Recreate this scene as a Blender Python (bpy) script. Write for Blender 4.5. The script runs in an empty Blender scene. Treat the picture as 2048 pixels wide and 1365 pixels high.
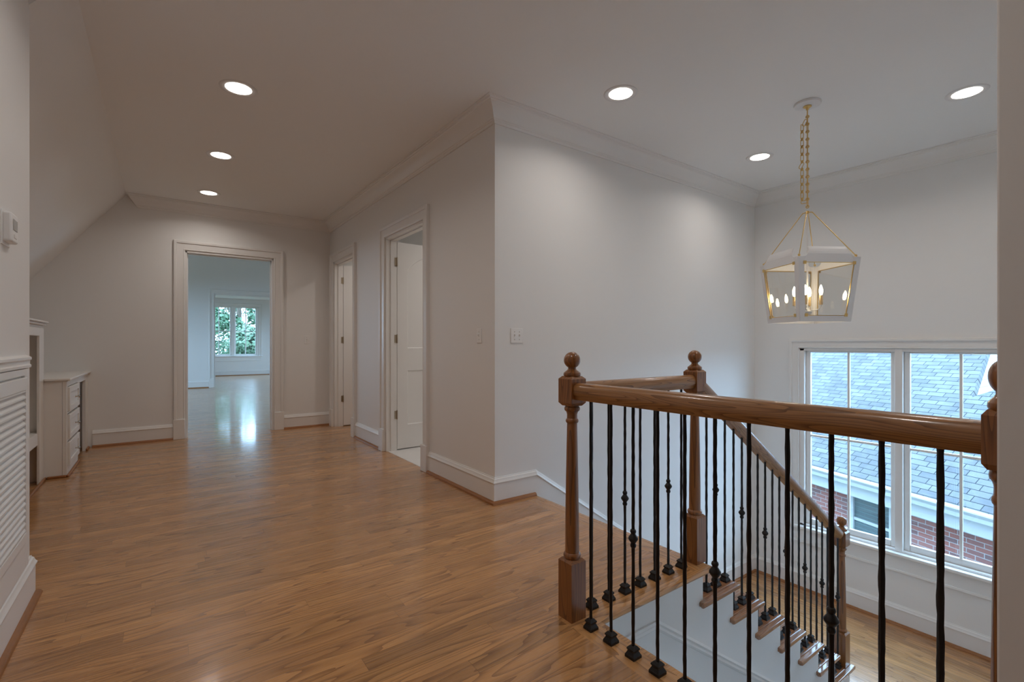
import bpy, bmesh, math, random
from mathutils import Vector, Matrix
random.seed(7)
PI = math.pi
C = bpy.context.scene.collection
S = bpy.context.scene

# ------------------------------------------------------------------ camera, sky, exposure
cam = bpy.data.cameras.new('camera')
cam.sensor_width = 36; cam.lens = 964.6 / 2048 * 36
cam.shift_y = 6.5 / 2048; cam.clip_start = 0.03; cam.clip_end = 300
camo = bpy.data.objects.new('camera', cam); C.objects.link(camo)
camo.location = (0, 0, 1.2); camo.rotation_euler = (PI / 2, 0, -math.radians(35.929))
S.camera = camo

world = bpy.data.worlds.new('sky'); S.world = world; world.use_nodes = True
wb = world.node_tree.nodes['Background']
wb.inputs[0].default_value = (0.47, 0.72, 1.0, 1); wb.inputs[1].default_value = 13.0

S.view_settings.view_transform = 'Standard'; S.view_settings.look = 'None'
S.view_settings.gamma = 1; S.view_settings.use_curve_mapping = False
S.view_settings.exposure = 0.03
S.cycles.max_bounces = 8; S.cycles.diffuse_bounces = 5; S.cycles.glossy_bounces = 4
S.cycles.transparent_max_bounces = 16; S.cycles.transmission_bounces = 4
S.cycles.caustics_reflective = False; S.cycles.caustics_refractive = False
S.cycles.sample_clamp_indirect = 6

CAN_W = 4.1                       # power of one recessed lamp
CAN_COL = (1.0, 0.93, 0.865)

# ------------------------------------------------------------------ materials
def new_mat(name):
    m = bpy.data.materials.new(name); m.use_nodes = True
    nt = m.node_tree; b = nt.nodes['Principled BSDF']
    return m, nt, b
def L(nt, a, b): nt.links.new(a, b)
def nd(nt, t, **kw):
    n = nt.nodes.new(t)
    for k, v in kw.items(): setattr(n, k, v)
    return n
def mth(nt, op, a, b=None, c=None):
    n = nd(nt, 'ShaderNodeMath', operation=op)
    for i, v in enumerate((a, b, c)):
        if v is None: continue
        if isinstance(v, (int, float)): n.inputs[i].default_value = v
        else: L(nt, v, n.inputs[i])
    return n.outputs[0]
def mixc(nt, f, a, b, bt='MIX'):
    n = nd(nt, 'ShaderNodeMix', data_type='RGBA', blend_type=bt)
    for s, v in ((0, f), (6, a), (7, b)):
        if isinstance(v, (int, float)): n.inputs[s].default_value = v
        elif isinstance(v, tuple): n.inputs[s].default_value = (*v, 1) if len(v) == 3 else v
        else: L(nt, v, n.inputs[s])
    return n.outputs[2]
def plain(name, col, rough=.5, metal=0.0, bump=0.0, bscale=80, coat=0.0, var=0.02):
    m, nt, b = new_mat(name)
    tc = nd(nt, 'ShaderNodeTexCoord')
    no = nd(nt, 'ShaderNodeTexNoise'); no.inputs['Scale'].default_value = bscale; no.inputs['Detail'].default_value = 3
    L(nt, tc.outputs['Object'], no.inputs['Vector'])
    c2 = tuple(max(0, x * (1 - var * 2)) for x in col)
    L(nt, mixc(nt, no.outputs[0], c2, col), b.inputs['Base Color'])
    b.inputs['Roughness'].default_value = rough; b.inputs['Metallic'].default_value = metal
    b.inputs['Coat Weight'].default_value = coat; b.inputs['Coat Roughness'].default_value = .1
    if bump:
        bp = nd(nt, 'ShaderNodeBump'); bp.inputs['Strength'].default_value = bump; bp.inputs['Distance'].default_value = .002
        L(nt, no.outputs[0], bp.inputs['Height']); L(nt, bp.outputs[0], b.inputs['Normal'])
    return m
def emis(name, col, st):
    m, nt, b = new_mat(name)
    b.inputs['Base Color'].default_value = (*col, 1)
    b.inputs['Emission Color'].default_value = (*col, 1); b.inputs['Emission Strength'].default_value = st
    return m
def glass(name, tint=(1, 1, 1), refl=1.0):
    m = bpy.data.materials.new(name); m.use_nodes = True; nt = m.node_tree; nt.nodes.clear()
    o = nd(nt, 'ShaderNodeOutputMaterial'); mx = nd(nt, 'ShaderNodeMixShader')
    t = nd(nt, 'ShaderNodeBsdfTransparent'); t.inputs[0].default_value = (*tint, 1)
    g = nd(nt, 'ShaderNodeBsdfGlossy'); g.inputs['Roughness'].default_value = .0
    f = nd(nt, 'ShaderNodeLayerWeight'); f.inputs[0].default_value = .5     # Schlick's curve, the same from both sides of the pane
    fr = mth(nt, 'MULTIPLY_ADD', mth(nt, 'POWER', f.outputs[1], 5.0), .9, .04)
    L(nt, mth(nt, 'MULTIPLY', fr, refl), mx.inputs[0]); L(nt, t.outputs[0], mx.inputs[1]); L(nt, g.outputs[0], mx.inputs[2]); L(nt, mx.outputs[0], o.inputs[0])
    return m
def oak(name, axis='X', planks=False, light=(.61, .315, .120), dark=(.165, .064, .020), rough=.25, coat=.55, w=.083, ln=1.15, gs=1.0, contrast=1.0, crough=.10):
    """red oak with contour-like cathedral grain running along AXIS; optionally laid in strips"""
    m, nt, b = new_mat(name)
    tc = nd(nt, 'ShaderNodeTexCoord'); sp = nd(nt, 'ShaderNodeSeparateXYZ'); L(nt, tc.outputs['Object'], sp.inputs[0])
    ax = {'X': (0, 1, 2), 'Y': (1, 0, 2), 'Z': (2, 0, 1)}[axis]
    a, c, d = (sp.outputs[i] for i in ax)
    if planks:
        row = mth(nt, 'FLOOR', mth(nt, 'DIVIDE', c, w))
        wn = nd(nt, 'ShaderNodeTexWhiteNoise', noise_dimensions='1D'); L(nt, row, wn.inputs['W'])
        sh = mth(nt, 'DIVIDE', mth(nt, 'ADD', a, mth(nt, 'MULTIPLY', wn.outputs[0], 9.0)), ln)
        col = mth(nt, 'FLOOR', sh)
        w2 = nd(nt, 'ShaderNodeTexWhiteNoise', noise_dimensions='2D')
        cv = nd(nt, 'ShaderNodeCombineXYZ'); L(nt, row, cv.inputs[0]); L(nt, col, cv.inputs[1]); L(nt, cv.outputs[0], w2.inputs[0])
        rnd = w2.outputs[0]
        sc = nd(nt, 'ShaderNodeSeparateColor'); L(nt, w2.outputs[1], sc.inputs[0]); rnd2 = sc.outputs[1]
    g = nd(nt, 'ShaderNodeCombineXYZ')
    aa = mth(nt, 'MULTIPLY', a, .8 * gs); cc = mth(nt, 'MULTIPLY', c, 9.0 * gs); dd = mth(nt, 'MULTIPLY', d, 9.0 * gs)
    if planks:
        aa = mth(nt, 'ADD', aa, mth(nt, 'MULTIPLY', rnd, 53.0)); cc = mth(nt, 'ADD', cc, mth(nt, 'MULTIPLY', rnd2, 31.0))
    L(nt, aa, g.inputs[0]); L(nt, cc, g.inputs[1]); L(nt, dd, g.inputs[2])
    n1 = nd(nt, 'ShaderNodeTexNoise'); n1.inputs['Scale'].default_value = 1.0; n1.inputs['Detail'].default_value = 1.2; n1.inputs['Roughness'].default_value = .35
    L(nt, g.outputs[0], n1.inputs['Vector'])
    ring = mth(nt, 'FRACT', mth(nt, 'MULTIPLY', n1.outputs[0], 15.0))
    ring = mth(nt, 'POWER', ring, 2.6)
    g2 = nd(nt, 'ShaderNodeCombineXYZ')
    L(nt, mth(nt, 'MULTIPLY', aa, 5.0), g2.inputs[0]); L(nt, mth(nt, 'MULTIPLY', cc, 34.0), g2.inputs[1]); L(nt, mth(nt, 'MULTIPLY', dd, 34.0), g2.inputs[2])
    n2 = nd(nt, 'ShaderNodeTexNoise'); n2.inputs['Scale'].default_value = 1.0; n2.inputs['Detail'].default_value = 2
    L(nt, g2.outputs[0], n2.inputs['Vector'])
    f2 = nd(nt, 'ShaderNodeMapRange'); L(nt, n2.outputs[0], f2.inputs[0]); f2.inputs[1].default_value = .45; f2.inputs[2].default_value = .72
    fac = mth(nt, 'ADD', mth(nt, 'MULTIPLY', ring, .70 * contrast), mth(nt, 'MULTIPLY', f2.outputs[0], .30 * contrast))
    base = mixc(nt, mth(nt, 'MINIMUM', fac, 1.0), light, dark)
    if planks:
        base = mixc(nt, mth(nt, 'MULTIPLY', rnd2, .34), base, (.33, .15, .065))
        mr = nd(nt, 'ShaderNodeMapRange'); L(nt, rnd, mr.inputs[0]); mr.inputs[3].default_value = .80; mr.inputs[4].default_value = 1.12
        gr = nd(nt, 'ShaderNodeCombineColor')
        for i in range(3): L(nt, mr.outputs[0], gr.inputs[i])
        base = mixc(nt, 1.0, base, gr.outputs[0], 'MULTIPLY')
        fr = mth(nt, 'FRACT', mth(nt, 'DIVIDE', c, w)); fe = mth(nt, 'FRACT', sh)
        gap = mth(nt, 'ADD', mth(nt, 'LESS_THAN', fr, .018), mth(nt, 'LESS_THAN', fe, .0014))
        base = mixc(nt, mth(nt, 'MULTIPLY', gap, .55), base, (.09, .035, .014))
    L(nt, base, b.inputs['Base Color'])
    L(nt, mth(nt, 'ADD', rough, mth(nt, 'MULTIPLY', f2.outputs[0], .12)), b.inputs['Roughness'])
    b.inputs['Coat Weight'].default_value = coat; b.inputs['Coat Roughness'].default_value = crough
    bp = nd(nt, 'ShaderNodeBump'); bp.inputs['Strength'].default_value = .12; bp.inputs['Distance'].default_value = .001
    L(nt, f2.outputs[0], bp.inputs['Height']); L(nt, bp.outputs[0], b.inputs['Normal'])
    return m

M = {}
M['wall'] = plain('wall_paint', (.84, .83, .815), .55, bump=.05, bscale=300, var=.005)
M['ceil'] = plain('ceiling_paint', (.88, .875, .865), .7, var=.005)
M['trim'] = plain('trim_enamel', (.84, .825, .805), .32, var=.005)
M['cab'] = plain('cabinet_enamel', (.80, .77, .73), .35, var=.005)
M['floor'] = oak('oak_strip_floor', 'X', True, contrast=1.0)
M['floory'] = oak('oak_strip_floor_lengthwise', 'Y', True)
M['bx'] = oak('oak_board_x', 'X'); M['by'] = oak('oak_board_y', 'Y')
RD = dict(light=(.30, .112, .026), dark=(.085, .026, .006), rough=.3, coat=.5, crough=.08)
M['rail'] = oak('oak_handrail', 'X', gs=2.3, light=(.40, .185, .060), dark=(.10, .036, .010), rough=.3, coat=.5, crough=.12)
M['tread'] = oak('oak_tread', 'X', light=(.38, .18, .085), dark=(.15, .06, .028), coat=.8, crough=.07)
M['newel'] = oak('oak_newel', 'Z', gs=1.5, **RD)
M['shoe'] = plain('stained_shoe_moulding', (.38, .152, .046), .45, coat=.1, bscale=40, var=.15)
M['iron'] = plain('black_wrought_iron', (.012, .010, .010), .38, metal=.3, bump=.5, bscale=120)
M['brass'] = plain('brushed_brass', (.72, .50, .20), .3, metal=1)
M['hinge'] = plain('antique_nickel', (.42, .34, .25), .32, metal=1)
M['nickel'] = plain('satin_nickel', (.6, .57, .52), .25, metal=1)
M['plate'] = plain('white_plastic', (.88, .87, .86), .3)
M['white_metal'] = plain('white_painted_metal', (.80, .79, .79), .4)
M['candle'] = plain('candle_sleeve_brass', (.75, .55, .28), .35, metal=.8)
M['lcd'] = plain('grey_display', (.20, .20, .19), .15)
M['glass'] = glass('window_glass', (.93, .97, .985), .8)
M['lglass'] = glass('lantern_glass', (.97, .97, .96), 1.6)
M['bulb'] = emis('lit_candle_bulb', (1, .80, .52), 45)
M['lens'] = emis('lit_lamp_lens', (1, .93, .85), 9)
M['tile'] = plain('pale_stone_tile', (.80, .79, .78), .3, bscale=3, var=.04)
M['dark'] = plain('dark_gap', (.03, .025, .02), .8)

# ------------------------------------------------------------------ mesh helpers
class MB:
    def __init__(s): s.v = []; s.f = []
    def add(s, vs, fs):
        o = len(s.v); s.v += [tuple(v) for v in vs]; s.f += [tuple(i + o for i in f) for f in fs]; return s
    def box(s, x0, x1, y0, y1, z0, z1):
        return s.add([(x0, y0, z0), (x1, y0, z0), (x1, y1, z0), (x0, y1, z0), (x0, y0, z1), (x1, y0, z1), (x1, y1, z1), (x0, y1, z1)],
                     [(0, 3, 2, 1), (4, 5, 6, 7), (0, 1, 5, 4), (1, 2, 6, 5), (2, 3, 7, 6), (3, 0, 4, 7)])
    def loft(s, rings, cap=True, closed=False):
        n = len(rings[0]); vs = [p for r in rings for p in r]; fs = []
        m = len(rings)
        for k in range(m if closed else m - 1):
            for i in range(n):
                j = (i + 1) % n; k2 = (k + 1) % m
                fs.append((k * n + i, k * n + j, k2 * n + j, k2 * n + i))
        if cap and not closed: fs.append(tuple(range(n))); fs.append(tuple((m - 1) * n + i for i in reversed(range(n))))
        return s.add(vs, fs)
    def lathe(s, prof, n=24, cx=0, cy=0, a0=0, a1=2 * PI):
        full = abs(a1 - a0 - 2 * PI) < 1e-6
        k = n if full else n + 1
        rings = [[(cx + r * math.cos(a0 + (a1 - a0) * i / n), cy + r * math.sin(a0 + (a1 - a0) * i / n), z) for i in range(k)] for r, z in prof]
        return s.loft(rings)
    def tube(s, pts, r, n=8, closed=False):
        pts = [Vector(p) for p in pts]; m = len(pts); rings = []
        up = None
        for i, p in enumerate(pts):
            if closed: t = (pts[(i + 1) % m] - pts[i - 1])
            else: t = pts[min(i + 1, m - 1)] - pts[max(i - 1, 0)]
            t.normalize()
            if up is None: up = Vector((0, 0, 1)) if abs(t.z) < .9 else Vector((1, 0, 0))
            a = up - t * up.dot(t); a.normalize(); b = t.cross(a); up = a
            rr = r[i] if isinstance(r, (list, tuple)) else r
            rings.append([p + (a * math.cos(2 * PI * q / n) + b * math.sin(2 * PI * q / n)) * rr for q in range(n)])
        return s.loft(rings, closed=closed)
    def prism(s, poly, f0, f1):
        """poly of 2D points mapped by f0 (one side) and f1 (other side) to 3D"""
        return s.loft([[f0(*p) for p in poly], [f1(*p) for p in poly]])
    def sweep(s, path, prof, to3=lambda a, b, v: (a, b, v), side=1, closed=False):
        """prof (u, v): u to the left (side=1) of the 2D path, v the third coordinate, mitred at corners"""
        P = [Vector(p) for p in path]; m = len(P); rings = []
        def nrm(i):
            d = (P[(i + 1) % m] - P[i % m]).normalized(); return Vector((-d.y, d.x)) * side
        for i, p in enumerate(P):
            if closed: n0, n1 = nrm(i - 1), nrm(i)
            else: n0 = nrm(max(i - 1, 0)); n1 = nrm(min(i, m - 2))
            mt = (n0 + n1) / (1 + n0.dot(n1))
            rings.append([to3(p.x + mt.x * u, p.y + mt.y * u, v) for u, v in prof])
        return s.loft(rings, closed=closed)
    def build(s, name, mat, parent=None, kind=None, smooth=40, bevel=0, loc=None, rot=None, seg=2):
        me = bpy.data.meshes.new(name); me.from_pydata(s.v, [], s.f); me.validate()
        bm = bmesh.new(); bm.from_mesh(me); bmesh.ops.recalc_face_normals(bm, faces=bm.faces); bm.to_mesh(me); bm.free()
        me.materials.append(mat)
        if smooth:
            me.polygons.foreach_set('use_smooth', [True] * len(me.polygons)); me.set_sharp_from_angle(angle=math.radians(smooth))
        o = bpy.data.objects.new(name, me); C.objects.link(o)
        if parent is not None: o.parent = parent
        if loc: o.location = loc
        if rot: o.rotation_euler = rot
        if kind: o['kind'] = kind
        if bevel:
            b = o.modifiers.new('bevel', 'BEVEL'); b.width = bevel; b.segments = seg; b.limit_method = 'ANGLE'; b.angle_limit = math.radians(40)
            b.harden_normals = False
        return o
def st(mb, name, mat, **k): return mb.build(name, mat, kind='structure', **k)
def thing(name, label, cat, loc=(0, 0, 0), rz=0, group=None, kind=None):
    o = bpy.data.objects.new(name, None); C.objects.link(o); o.location = loc; o.rotation_euler = (0, 0, rz); o.empty_display_size = .1
    tag(o, label, cat, group, kind); return o
def tag(o, label=None, cat=None, group=None, kind=None):
    if label: o['label'] = label
    if cat: o['category'] = cat
    if group: o['group'] = group
    if kind: o['kind'] = kind
    return o
def dup(root, loc, rz=None, label=None):
    r = root.copy(); C.objects.link(r); r.location = loc
    if rz is not None: r.rotation_euler = (0, 0, rz)
    if label: r['label'] = label
    for ch in list(root.children):
        c = ch.copy(); C.objects.link(c); c.parent = r
        for g in list(ch.children):
            d = g.copy(); C.objects.link(d); d.parent = c
    return r
def dup_part(p, parent, loc):
    c = p.copy(); C.objects.link(c); c.parent = parent; c.location = loc
    for g in list(p.children):
        d = g.copy(); C.objects.link(d); d.parent = c
    return c
def wall_box(mb, axis, f0, f1, a0, a1, z0, z1, openings=()):
    """wall between faces f0..f1 on AXIS, spanning a0..a1, z0..z1, less the openings (a, b, zb, zt)"""
    As = sorted({a0, a1, *[v for o in openings for v in o[:2]]}); Zs = sorted({z0, z1, *[v for o in openings for v in o[2:]]})
    for i in range(len(As) - 1):
        for j in range(len(Zs) - 1):
            ca, cz = (As[i] + As[i + 1]) / 2, (Zs[j] + Zs[j + 1]) / 2
            if any(o[0] < ca < o[1] and o[2] < cz < o[3] for o in openings): continue
            if axis == 'x': mb.box(f0, f1, As[i], As[i + 1], Zs[j], Zs[j + 1])
            else: mb.box(As[i], As[i + 1], f0, f1, Zs[j], Zs[j + 1])
    return mb

# ------------------------------------------------------------------ setting: dimensions
H = 3.0; XD = 2.025; YS = 3.015; XW = 5.82; YF = 7.42; XL = -.51; ZL = -1.54
Y2 = 15.72; Y3 = 21.24
# floors
mb = MB()
mb.box(-2.1, 1.40, -2.4, YF + .15, -.3, 0); mb.box(1.40, 2.27, 1.70, YS, -.028, 0); mb.box(1.40, XD + .015, YS, YF + .15, -.3, 0)
mb.box(-2.6, 4.6, YF + .15, Y2, -.3, 0); mb.box(-1.1, 5.1, Y2, Y3 + .1, -.3, 0)
st(mb, 'floor', M['floor'], smooth=0)
st(MB().box(1.40, 1.509, -2.4, 1.50, -.028, 0), 'trim_1', M['by'], smooth=0)                     # border boards at the balustrade
st(MB().box(1.40, 2.27, 1.50, 1.70, -.028, 0), 'trim_2', M['bx'], smooth=0)
st(MB().box(2.27, 2.38, 1.50, YS, -.028, 0), 'trim_3', M['by'], smooth=0)
st(MB().box(1.40, 2.36, 1.516, YS, -.3, -.028).box(1.40, 1.50, -2.4, 1.516, -.3, -.028), 'wall_floor_edge', M['wall'], smooth=0)
nos = [(0, -.028), (.022, -.028), (.032, -.024), (.037, -.014), (.032, -.004), (.022, 0), (0, 0)]
mb = MB().sweep([(1.508, .2), (1.508, 1.50), (2.38, 1.50), (2.38, YS)], nos, side=-1)
st(mb, 'trim_4', M['bx'])
mb = MB().sweep([(1.525, .2), (1.525, 1.515), (2.36, 1.515)], [(0, -.3), (.002, -.3), (.002, -.05), (.016, -.036), (.016, -.028), (0, -.028)], side=-1)
st(mb, 'trim_5', M['trim'])
# landing
st(MB().box(4.3, XW + .02, -.12, YS, ZL - .3, ZL), 'floor_landing', M['floory'], smooth=0)
# ceilings
mb = MB(); mb.box(-.63, XW + .15, -2.4, 3.19, H, H + .15); mb.box(-.355, XW + .15, 3.19, YF + .15, H, H + .15)
st(mb, 'ceiling', M['ceil'], smooth=0)
sl = 1.32
mb = MB(); pr = [(-.355, H), (-2.1, H - 1.745 * sl), (-2.1, H - 1.745 * sl + .25), (-.40, H + .15)]
mb.prism(pr, lambda x, z: (x, 3.17, z), lambda x, z: (x, YF + .02, z))
st(mb, 'ceiling_sloped', M['wall'], smooth=0)
# walls
st(MB().box(XL - .12, XL, -2.4, 3.19, 0, H), 'wall_left', M['wall'], smooth=0)
st(MB().box(-2.1, XL - .12, 3.07, 3.19, 0, H), 'wall_left_return', M['wall'], smooth=0)
st(MB().box(-2.1, -2.0, 3.19, YF, 0, 1.0), 'wall_knee', M['wall'], smooth=0)
OPF = (.237, 1.255, 0, 2.39)
st(wall_box(MB(), 'y', YF, YF + .15, -2.6, 4.6, 0, 4.05, [OPF]), 'wall_far', M['wall'], smooth=0)
D2 = (4.235, 5.20, 0, 2.385); D1 = (6.335, 7.20, 0, 2.385)
st(wall_box(MB(), 'x', XD, XD + .12, YS + .12, YF, 0, H, [D2, D1]), 'wall_doors', M['wall'], smooth=0)
st(MB().box(XD, XW + .15, YS, YS + .12, -3.4, H), 'wall_stair', M['wall'], smooth=0)
WO = (.696, 2.50, -.83, 1.155)
st(wall_box(MB(), 'x', XW, XW + .15, -.10, YS, -3.4, H, [WO]), 'wall_window', M['wall'], smooth=0)
st(MB().box(1.53, XW + .15, -.22, -.10, -3.4, H), 'wall_well', M['wall'], smooth=0)
st(MB().box(1.40, 1.53, -2.4, .220, 0, H), 'wall_right', M['wall'], smooth=0, bevel=.004)
st(MB().box(XL - .12, 1.53, -2.5, -2.4, 0, H), 'wall_behind', M['wall'], smooth=0)
st(MB().box(1.42, 1.50, -.10, 1.515, -3.4, -.3), 'wall_under_floor', M['wall'], smooth=0)
st(MB().box(1.42, XW + .15, -.22, YS + .12, -3.5, -3.4), 'floor_lower', M['floor'], smooth=0)
# bathroom and closet behind the two doors
mb = MB(); mb.box(4.5, 4.6, YS + .12, 5.7, 0, 2.9); mb.box(XD + .12, 4.6, 5.6, 5.7, 0, 2.9)
st(mb, 'wall_bath', M['wall'], smooth=0)
st(MB().box(XD + .015, 4.6, YS + .12, 5.6, -.3, .002), 'floor_bath', M['tile'], smooth=0)
mb = MB(); mb.box(3.6, 3.7, 5.7, YF, 0, 2.9)
st(mb, 'wall_closet', M['wall'], smooth=0)
st(MB().box(XD + .015, 3.7, 5.7, YF, -.3, 0), 'floor_closet', M['floor'], smooth=0)
st(MB().box(XD + .12, 4.6, YS + .12, YF, 2.9, 2.95), 'ceiling_bath', M['ceil'], smooth=0)
# rooms beyond the far opening
st(wall_box(MB(), 'x', 4.5, 4.6, YF + .15, Y2, 0, 4.05, [(8.6, 10.2, .5, 2.5), (11.2, 12.8, .5, 2.5)]), 'wall_room_right', M['wall'], smooth=0)
st(wall_box(MB(), 'x', -2.6, -2.5, YF + .15, Y2, 0, 4.05, [(12.2, 14.6, .5, 2.5)]), 'wall_room_left', M['wall'], smooth=0)
OP2 = (1.165, 3.4, 0, 2.61)
st(wall_box(MB(), 'y', Y2, Y2 + .13, -2.6, 5.1, 0, 4.05, [OP2]), 'wall_room_far', M['wall'], smooth=0)
st(MB().box(-2.6, 4.6, YF + .15, Y2, 3.95, 4.05), 'ceiling_room', M['ceil'], smooth=0)
W3 = (1.27, 3.06, .75, 2.66)
st(wall_box(MB(), 'y', Y3, Y3 + .15, -1.2, 5.2, 0, 3.3, [W3]), 'wall_end', M['wall'], smooth=0)
st(MB().box(-1.2, -1.1, Y2 + .13, Y3, 0, 3.3), 'wall_end_left', M['wall'], smooth=0)
st(wall_box(MB(), 'x', 5.1, 5.2, Y2 + .13, Y3, 0, 3.3, [(17.2, 19.6, .6, 2.5)]), 'wall_end_right', M['wall'], smooth=0)
st(MB().box(-1.2, 5.2, Y2 + .13, Y3, 2.95, 3.05), 'ceiling_end', M['ceil'], smooth=0)

# ------------------------------------------------------------------ mouldings
BASE = [(0, 0), (.018, 0), (.018, .150), (.023, .153), (.024, .160), (.019, .168), (.016, .176), (.014, .184), (.008, .190), (.006, .197), (0, .197)]
SHOE = [(.018, 0), (.040, 0), (.039, .008), (.034, .017), (.027, .022), (.018, .024)]
CROWN = [(0, -.140), (.012, -.140), (.013, -.122), (.020, -.118), (.022, -.112), (.030, -.108), (.040, -.085), (.060, -.058), (.085, -.038), (.108, -.028), (.112, -.020), (.122, -.018), (.125, -.009), (.141, -.007), (.141, 0), (0, 0)]
def base(name, path, side, z=0, shoe=True):
    st(MB().sweep(path, BASE, to3=lambda a, b, v: (a, b, v + z), side=side), name, M['trim'], smooth=25)
    if shoe: st(MB().sweep(path, SHOE, to3=lambda a, b, v: (a, b, v + z), side=side), name.replace('baseboard', 'trim_shoe'), M['shoe'], smooth=50)
base('baseboard_far_left', [(-.66, YF), (.107, YF)], -1)
base('baseboard_far_right', [(1.385, YF), (XD, YF), (XD, 7.335)], -1)
base('baseboard_between_doors', [(XD, 6.205), (XD, 5.33)], -1)
st(MB().sweep([(XD, 4.105), (XD, YS), (2.419, YS)], BASE, side=-1), 'baseboard_corner', M['trim'], smooth=25)
st(MB().sweep([(XD, 4.105), (XD, YS), (2.40, YS)], SHOE, side=-1), 'trim_shoe_corner', M['shoe'], smooth=50)
# raking skirt down the stair wall: the same section sheared by the stair's pitch
PIT = .671
SK = [(0, -.42), (.018, -.42)] + BASE[2:]
mb = MB(); xe = 2.419 + (-ZL) / PIT
mb.loft([[(x, YS - u, v + z) for u, v in SK] for x, z in ((2.419, 0), (xe, ZL))])
st(mb, 'baseboard_stair', M['trim'], smooth=25)
base('baseboard_landing', [(xe - .02, YS), (XW, YS), (XW, -.10), (4.3, -.10)], -1, z=ZL)
base('baseboard_left', [(XL, -2.4), (XL, 3.19), (XL - .12, 3.19)], -1)
base('baseboard_room_far', [(-2.5, Y2), (1.045, Y2)], -1)
base('baseboard_end', [(-1.1, Y3), (5.1, Y3)], -1)
base('baseboard_right', [(1.40, .220), (1.40, -2.4)], -1)
# crowns
mb = MB().sweep([(-.237, YF), (XD, YF), (XD, YS), (XW, YS), (XW, -.10), (1.53, -.10)], CROWN, to3=lambda a, b, v: (a, b, v + H), side=-1)
n = len(CROWN)
for i in range(n):
    x, y, z = mb.v[i]; mb.v[i] = (-.345 + (H - z) * .72, y, z)
st(mb, 'trim_crown', M['trim'], smooth=25)

CAS = [(0, 0), (0, .014), (.008, .019), (.016, .014), (.022, .016), (.075, .021), (.082, .021), (.085, .032), (.094, .036), (.112, .036), (.118, .030), (.120, 0)]
def casing(name, a0, a1, zt, to3, plinth=.25, th=.13, depth=.15, hidden_side=None):
    """door casing swept round an opening a0..a1 up to zt with plinth blocks; to3(a, z, v): v out of the wall"""
    e = .008
    mb = MB().sweep([(a0 - e, plinth), (a0 - e, zt + e), (a1 + e, zt + e), (a1 + e, plinth)], CAS, to3=to3, side=1)
    o = st(mb, name, M['trim'], smooth=25)
    pb = MB()
    for c0, c1 in ((a0 - e - .122, a0 - e + .002), (a1 + e - .002, a1 + e + .122)):
        P = [(c0, 0), (c1, 0), (c1, plinth), (c0, plinth)]
        pb.prism(P, lambda a, z: to3(a, z, 0), lambda a, z: to3(a, z, .040))
    p = pb.build('plinth_block', M['trim'], parent=o, bevel=.004)
    jb = MB()   # jamb lining
    for A, B, Z0, Z1 in ((a0 - .002, a0 + .018, 0, zt), (a1 - .018, a1 + .002, 0, zt), (a0, a1, zt - .018, zt + .002)):
        jb.prism([(A, Z0), (B, Z0), (B, Z1), (A, Z1)], lambda a, z: to3(a, z, .002), lambda a, z: to3(a, z, -depth - .002))
    m_ = -depth * .55
    for A, B, Z0, Z1 in ((a0 + .018, a0 + .030, 0, zt - .018), (a1 - .030, a1 - .018, 0, zt - .018), (a0 + .018, a1 - .018, zt - .030, zt - .018)):
        jb.prism([(A, Z0), (B, Z0), (B, Z1), (A, Z1)], lambda a, z: to3(a, z, m_ + .02), lambda a, z: to3(a, z, m_ - .02))
    jb.build('jamb', M['trim'], parent=o)
    return o
casing('trim_casing_far', OPF[0], OPF[1], OPF[3], lambda a, z, v: (a, YF - v, z))
casing('trim_casing_near_door', D2[0], D2[1], D2[3], lambda a, z, v: (XD - v, a, z), depth=.12)
casing('trim_casing_closet_door', D1[0], D1[1], D1[3], lambda a, z, v: (XD - v, a, z), depth=.12)
casing('trim_casing_room', OP2[0], OP2[1], OP2[3], lambda a, z, v: (a, Y2 - v, z), depth=.13)

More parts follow.
